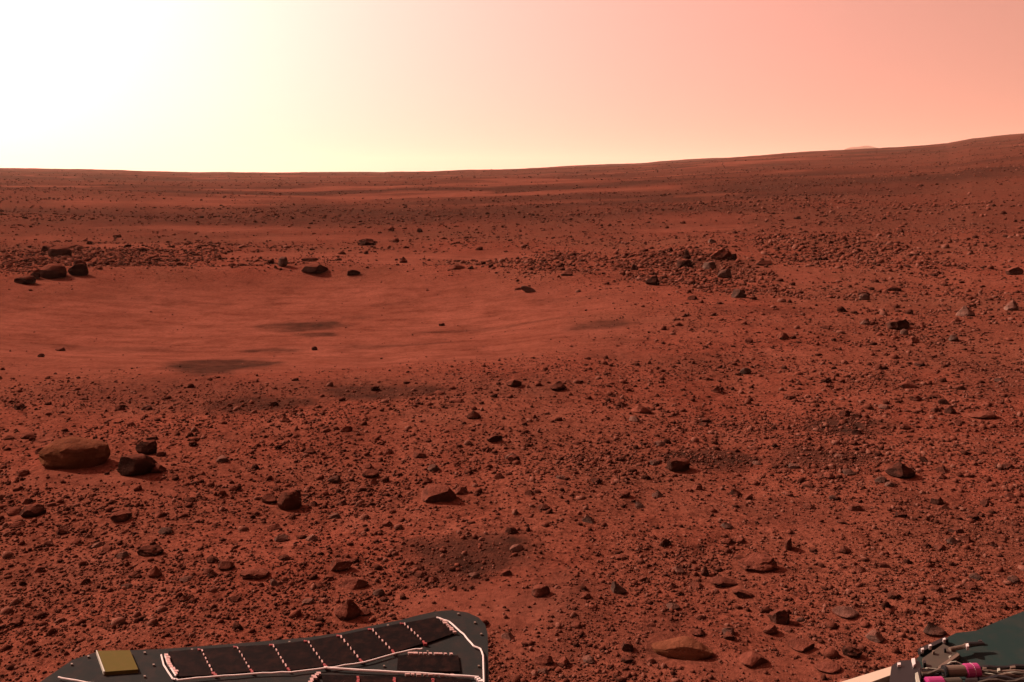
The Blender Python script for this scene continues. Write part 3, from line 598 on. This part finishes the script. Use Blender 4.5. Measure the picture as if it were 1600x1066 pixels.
def tube(bm, pts, r, seg=8, caps=True):
    pts = [Vector(p) for p in pts]; rings = []
    rs = r if isinstance(r, (list, tuple)) else [r] * len(pts)
    for i, p in enumerate(pts):
        d = (pts[min(i + 1, len(pts) - 1)] - pts[max(i - 1, 0)]).normalized()
        u = d.cross(Vector((0, 0, 1)));  u = u.normalized() if u.length > 1e-4 else Vector((1, 0, 0)); w = u.cross(d).normalized()
        rings.append([bm.verts.new(p + (u * math.cos(2 * math.pi * k / seg) + w * math.sin(2 * math.pi * k / seg)) * rs[i]) for k in range(seg)])
    for a, b in zip(rings, rings[1:]):
        for k in range(seg): bm.faces.new((a[k], a[(k + 1) % seg], b[(k + 1) % seg], b[k]))
    if caps: bm.faces.new(rings[0][::-1]); bm.faces.new(rings[-1])
def wire(name, px, m, parent, r=.0016, z=None, wob=0):
    z = DZ + .004 if z is None else z; bm = bmesh.new(); pts = []
    for a, b in zip(px, px[1:]):
        for k in range(4): t = k / 4; pts.append((a[0] + (b[0] - a[0]) * t, a[1] + (b[1] - a[1]) * t))
    pts.append(px[-1])
    tube(bm, [(*D(p[0], p[1] + random.uniform(-wob, wob), z), z + (random.uniform(0, .001) if wob else 0)) for p in pts], r, 6)
    return child(name, bm, m, parent)

# left: solar panel wing with its cells
outline = [(20, 1090), (62, 1066), (90, 1047), (113, 1031), (150, 1019), (205, 1016), (255, 1014), (312, 1010), (400, 1003), (480, 996), (530, 989), (580, 978), (625, 969),
           (655, 961), (680, 955.5), (705, 953.5), (730, 957), (748, 965), (758, 976), (762, 990), (764, 1066), (764, 1130), (20, 1130)]
panel = plate('solar_panel', outline, DZ - .018, DZ, M_DECK, rover, zref=DZ)
panel['label'] = 'dark grey solar panel wing with rounded corner'
tops = [(262, 1017), (314, 1013), (370, 1009), (426, 1006), (480, 1000), (531, 991.5), (580, 981.5), (630, 972.5), (683, 963)]
bots = [(279, 1058), (336, 1055), (394, 1050), (452, 1048), (509, 1042), (565, 1034), (615, 1020), (664, 1006), (712, 990)]
for k in range(8):
    a, b, c, d = tops[k], tops[k + 1], bots[k + 1], bots[k]
    g = 1.4
    plate('solar_cell', [(a[0] + g, a[1] + 1), (b[0] - g, b[1] + 1), (c[0] - g, c[1] - 1), (d[0] + g, d[1] - 1)], DZ - .001, DZ + .0035, M_CELL, panel)
def tabs(name, p, q, nt_, m, wpx=2.2, hpx=2.0, z=None, jit=.5):
    bm = bmesh.new(); z = DZ + .0055 if z is None else z
    for k in range(nt_):
        t = (k + .5) / nt_; x = p[0] + (q[0] - p[0]) * t + random.uniform(-jit, jit); y = p[1] + (q[1] - p[1]) * t
        ww = wpx * random.uniform(.6, 1.1); hh = hpx * random.uniform(.6, 1.1)
        prism(bm, [D(x - ww / 2 - .5, y - hh / 2, z), D(x + ww / 2 - .5, y - hh / 2, z), D(x + ww / 2 + .5, y + hh / 2, z), D(x - ww / 2 + .5, y + hh / 2, z)], z - .004, z)
    return child(name, bm, m, panel)
for k in range(1, 8):
    tabs('cell_connector', tops[k], (bots[k][0] - 4, bots[k][1] - 6), 6, M_TAB, 2.0, 4.2)
    tabs('red_tab', (bots[k][0] - 3, bots[k][1] - 5), (bots[k][0] + 1, bots[k][1]), 2, M_RED, 5, 3)
    tabs('red_tab', (tops[k][0] - 5, tops[k][1] + 1), (tops[k][0], tops[k][1] + 1.5), 2, M_RED, 3, 2)
tabs('bus_bar', (257, 1021), (277, 1053), 9, M_TAB, 7, 3.6, jit=2)
tabs('bus_bar', (690, 966), (711, 988), 8, M_TAB, 6, 2.4, jit=1)
wire('wire', [(252, 1024), (256, 1040), (270, 1061), (278, 1062.5), (336, 1058), (396, 1053.5), (454, 1051), (509, 1045), (568, 1036), (620, 1021.5), (645, 1015.5), (660, 1014)], M_WIRE, panel, .0014, wob=.5)
wire('wire', [(506, 1044), (560, 1048), (620, 1051), (690, 1055), (748, 1058.5)], M_WIRE, panel, .0019, wob=.3)
wire('wire', [(682, 965), (702, 972), (725, 992), (740, 1010), (751, 1014), (755, 1025), (756, 1064), (756, 1085)], M_WIRE, panel, .0015, wob=.5)
wire('wire', [(91, 1059), (122, 1065), (180, 1072), (230, 1076)], M_WIRE, panel, .0013, wob=.5)
wire('wire', [(258, 1024), (262, 1036), (275, 1056)], M_WIRE, panel, .0014)
for x, y in ((112, 1037), (138, 1025), (226, 1019), (240, 1038), (226, 1056), (300, 1014.5), (452, 1002.5), (606, 976.5), (716, 958.5), (742, 972), (752, 990), (748, 1040), (600, 1040), (668, 1017)):
    plate('fastener', [(x - 1.6, y - .9), (x + 1.4, y - 1), (x + 1.8, y + .8), (x - 1.3, y + 1)], DZ - .001, DZ + .003, M_STEEL, panel, zref=DZ + .003)
# second, lower row of cells
def cell(px): return plate('solar_cell', px, DZ - .001, DZ + .0035, M_CELL, panel)
cell([(622, 1024), (716, 1024), (719, 1049), (620, 1049)])
for x0, x1 in ((502, 557), (561, 614), (618, 674), (678, 734)):
    cell([(x0, 1054 + (x0 - 502) * .03), (x1, 1055 + (x0 - 502) * .03), (x1 + 12, 1092), (x0 + 12, 1092)])
    if x0 > 520: tabs('red_tab', (x0 - 2, 1055 + (x0 - 502) * .03), (x0 - 1, 1066), 3, M_RED, 4, 4)
for x0, x1, y in ((638, 708, 1019.5), (632, 712, 1052.5)):
    tabs('bus_bar', (x0, y), (x1, y + 1.5), 9, M_TAB, 7, 2.4, jit=1)
tabs('bus_bar', (497, 1050), (484, 1066), 7, M_TAB, 7, 3, jit=2)
tabs('wire_clamp', (744, 1057), (752, 1064), 3, M_WIRE, 7, 4)
# olive calibration plate standing on the wing
pl = plate('target_plate', [(150, 1017), (203, 1016), (216, 1046), (162, 1050)], DZ - .001, DZ + .006, M_OLIVE, panel, zref=DZ + .006)
pl['label'] = 'small square olive plate on the solar panel'
bm = bmesh.new(); z = DZ + .0062
prism(bm, [D(150, 1017, z), D(151.6, 1017, z), D(164, 1050, z), D(161.5, 1050, z)], DZ + .001, DZ + .0072); child('plate_edge', bm, M_PALE, pl)

# right: dark green deck with strut, bracket and connectors
deck = plate('deck', [(1700, 925), (1600, 955), (1560, 970.5), (1525, 985.5), (1494, 989), (1470, 1001), (1440, 1020), (1420, 1045), (1410, 1075), (1400, 1130), (1760, 1130)], DZ - .02, DZ, M_GREEN, rover, zref=DZ)
deck['label'] = 'dark green deck panel on the right'
bk = plate('bracket', [(1441, 1029), (1474, 1006), (1487, 1013), (1500, 1022), (1466, 1043), (1449, 1047)], DZ - .001, DZ + .010, M_BROWN, deck, zref=DZ + .010)
plate('flange', [(1466, 1041), (1496, 1020), (1499, 1023.5), (1468, 1046)], DZ + .008, DZ + .014, M_STEEL, bk, zref=DZ + .014)
plate('rail', [(1434, 1014), (1476, 995), (1482, 998), (1438, 1019)], DZ - .001, DZ + .008, M_BLACK, deck, zref=DZ + .008)
for x, y in ((1441, 1014), (1453, 1008.5), (1475, 998.5)):
    plate('bolt', [(x - 2, y - 1), (x + 2, y - 2), (x + 2.5, y + .6), (x - 1.5, y + 1.2)], DZ + .006, DZ + .013, M_WIRE, deck, zref=DZ + .013)
bm = bmesh.new(); zz = DZ + .012
tube(bm, [(*D(1484, 1015, zz), zz), (*D(1505, 1011, zz), zz), (*D(1511, 1008, zz), zz)], .0035, 8); child('rod', bm, M_STEEL, deck)
bm = bmesh.new(); tube(bm, [(*D(1511, 1008, zz), zz), (*D(1520, 1007, zz), zz), (*D(1537, 1006, zz), zz)], [.005, .004, .003], 8); child('rod', bm, M_BLACK, deck)
plate('bolt', [(1509, 1006), (1513, 1005), (1514, 1010), (1510, 1010)], DZ + .01, DZ + .017, M_WIRE, deck, zref=DZ + .017)
plate('bolt', [(1528, 1000), (1534, 999.5), (1535, 1002), (1529, 1002.5)], DZ - .001, DZ + .006, M_BLACK, deck, zref=DZ + .006)
# cream strut reaching down to the lower left, and the black housing that holds it
bm = bmesh.new()
zs = DZ + .012
a0, a1 = D(1394, 1041, zs), D(1394, 1054, zs); b0, b1 = D(1290, 1073, zs), D(1322, 1080, zs)
prism(bm, [a0, a1, b1, b0], DZ - .012, zs); child('strut', bm, M_CREAM, deck)['label'] = 'cream coloured strut'
hb = plate('housing', [(1393, 1037), (1404, 1031), (1436, 1029), (1441, 1044), (1438, 1066), (1436, 1110), (1384, 1110), (1390, 1060)], DZ - .03, DZ + .022, M_BLACK, deck, bevel=.003, zref=DZ + .022)
hb['label'] = 'black housing holding the cream strut'
plate('glint_plate', [(1402, 1035.5), (1407, 1035), (1407.5, 1038.5), (1402.5, 1039)], DZ + .020, DZ + .026, M_WIRE, hb, zref=DZ + .026)
plate('glint_plate', [(1424, 1029), (1429.5, 1028), (1430.5, 1037), (1427, 1040)], DZ + .020, DZ + .026, M_WIRE, hb, zref=DZ + .026)
plate('post', [(1430, 1052), (1434, 1050), (1439, 1072), (1434, 1072)], DZ + .018, DZ + .030, M_PALE, hb, zref=DZ + .030)
def cyl(name, p, q, r, m, z=None, seg=20, parent=None):
    z = DZ + .020 if z is None else z; bm = bmesh.new()
    tube(bm, [(*D(*p, z), z), (*D(*q, z), z)], r, seg); o = child(name, bm, m, parent or deck, bevel=.0012)
    for f in o.data.polygons: f.use_smooth = True
    try: o.data.set_sharp_from_angle(angle=R(40))
    except Exception: pass
    return o
cn = cyl('connector', (1475, 1049.5), (1509, 1048), .0088, M_STEEL); cn['label'] = 'tan metal connector body'
cyl('collar', (1474, 1049.5), (1479, 1049.3), .0098, M_BLACK, parent=cn)
pk = cyl('connector_cap', (1507, 1048.2), (1529, 1047.2), .0108, M_PINK); pk['label'] = 'bright pink connector cap'
cyl('band', (1518, 1047.7), (1519.5, 1047.6), .0112, M_WIRE, parent=pk)  # white ring, a highlight painted onto the cap
p2 = cyl('connector_cap', (1448, 1070), (1474, 1069), .0112, M_PINK); p2['label'] = 'bright pink cap at the picture edge'
cyl('pipe', (1474, 1069.5), (1502, 1068), .009, M_BROWN)
for k, (y0, y1, m_, r_) in enumerate(((1044, 1043, M_BLACK, .004), (1050, 1049, M_STEEL, .0028), (1054, 1050, M_PALE, .0018), (1057, 1056, M_STEEL, .0035), (1061, 1064, M_BLACK, .005), (1066, 1061, M_BROWN, .003), (1049, 1058, M_BROWN, .002))):
    bm = bmesh.new(); zz = DZ + .010 + .001 * k
    tube(bm, [(*D(1530 + 14 * t, y0 + (y1 - y0) * t / 8 + 1.2 * math.sin(t * 1.3 + k * 2), zz), zz + .002 * math.sin(t * 1.7 + k)) for t in range(0, 9)], r_, 7)
    child('cable', bm, m_, deck)
for k, (x, y, w_, h_, m_) in enumerate(((1447, 1050, 9, 3, M_STEEL), (1460, 1054, 12, 3, M_BLACK), (1472, 1059, 6, 4, M_BROWN), (1444, 1038, 4, 4, M_BLACK), (1486, 1034, 5, 2, M_STEEL), (1496, 1038, 8, 2, M_BLACK),
                                        (1458, 1020, 3, 2, M_STEEL), (1476, 1017, 3, 2, M_BLACK), (1484, 1026, 3, 1.6, M_PALE), (1538, 1045, 6, 3, M_STEEL), (1560, 1049, 4, 4, M_PALE), (1582, 1046, 8, 3, M_STEEL))):
    plate('fitting', [(x - w_ / 2, y - h_ / 2), (x + w_ / 2, y - h_ / 2 - 1), (x + w_ / 2 + 1, y + h_ / 2 - 1), (x - w_ / 2 + 1, y + h_ / 2)], DZ - .001, DZ + .0125 + .0013 * (k % 4), m_, deck, zref=DZ + .0125)
for k in range(4):
    bm = bmesh.new(); zz = DZ + .013 + .002 * k
    tube(bm, [(*D(1440 + 9 * t, 1046 + 3 * k + 3 * math.sin(t * .9 + k) - 1.2 * t, zz), zz + .003 * math.sin(t * 1.4 + k)) for t in range(0, 8)], .0013 + .0004 * k, 6)
    child('cable', bm, (M_PALE, M_BLACK, M_STEEL, M_BROWN)[k], deck)
plate('cable_tray', [(1528, 1041), (1600, 1040), (1700, 1039), (1700, 1100), (1500, 1100), (1508, 1062)], DZ - .001, DZ + .004, M_BLACK, deck, zref=DZ + .004)
# the body between the wings, below the picture
bm = bmesh.new(); prism(bm, [(-.62, -.55), (.72, -.55), (.72, 1.26), (.35, 1.32), (-.35, 1.32), (-.62, 1.26)], DZ - .07, DZ - .021); child('deck', bm, M_DECK, rover, .004)
bm = bmesh.new(); prism(bm, [(-.42, -.45), (.42, -.45), (.42, .95), (-.42, .95)], DZ - .36, DZ - .071); child('body', bm, M_CREAM, rover, .01)

# ------------------------------------------------------------------ the dusty air
bm = bmesh.new(); bmesh.ops.create_cube(bm, size=1)
for v_ in bm.verts: v_.co = Vector((v_.co.x * 13000, v_.co.y * 13000, -75 + (v_.co.z + .5) * 200))
me = bpy.data.meshes.new('haze'); bm.to_mesh(me); bm.free()
hm = bpy.data.materials.new('dusty_air'); hm.use_nodes = True; hn = hm.node_tree; hn.nodes.remove(hn.nodes['Principled BSDF'])
pv = hn.nodes.new('ShaderNodeVolumePrincipled'); pv.inputs['Color'].default_value = (.92, .62, .48, 1)
pv.inputs['Density'].default_value = 0.00022; pv.inputs['Anisotropy'].default_value = .3
hn.links.new(pv.outputs[0], hn.nodes['Material Output'].inputs['Volume'])
tag(link('haze', me, hm), 'thin dusty haze in the air over the plain', 'haze', kind='stuff')
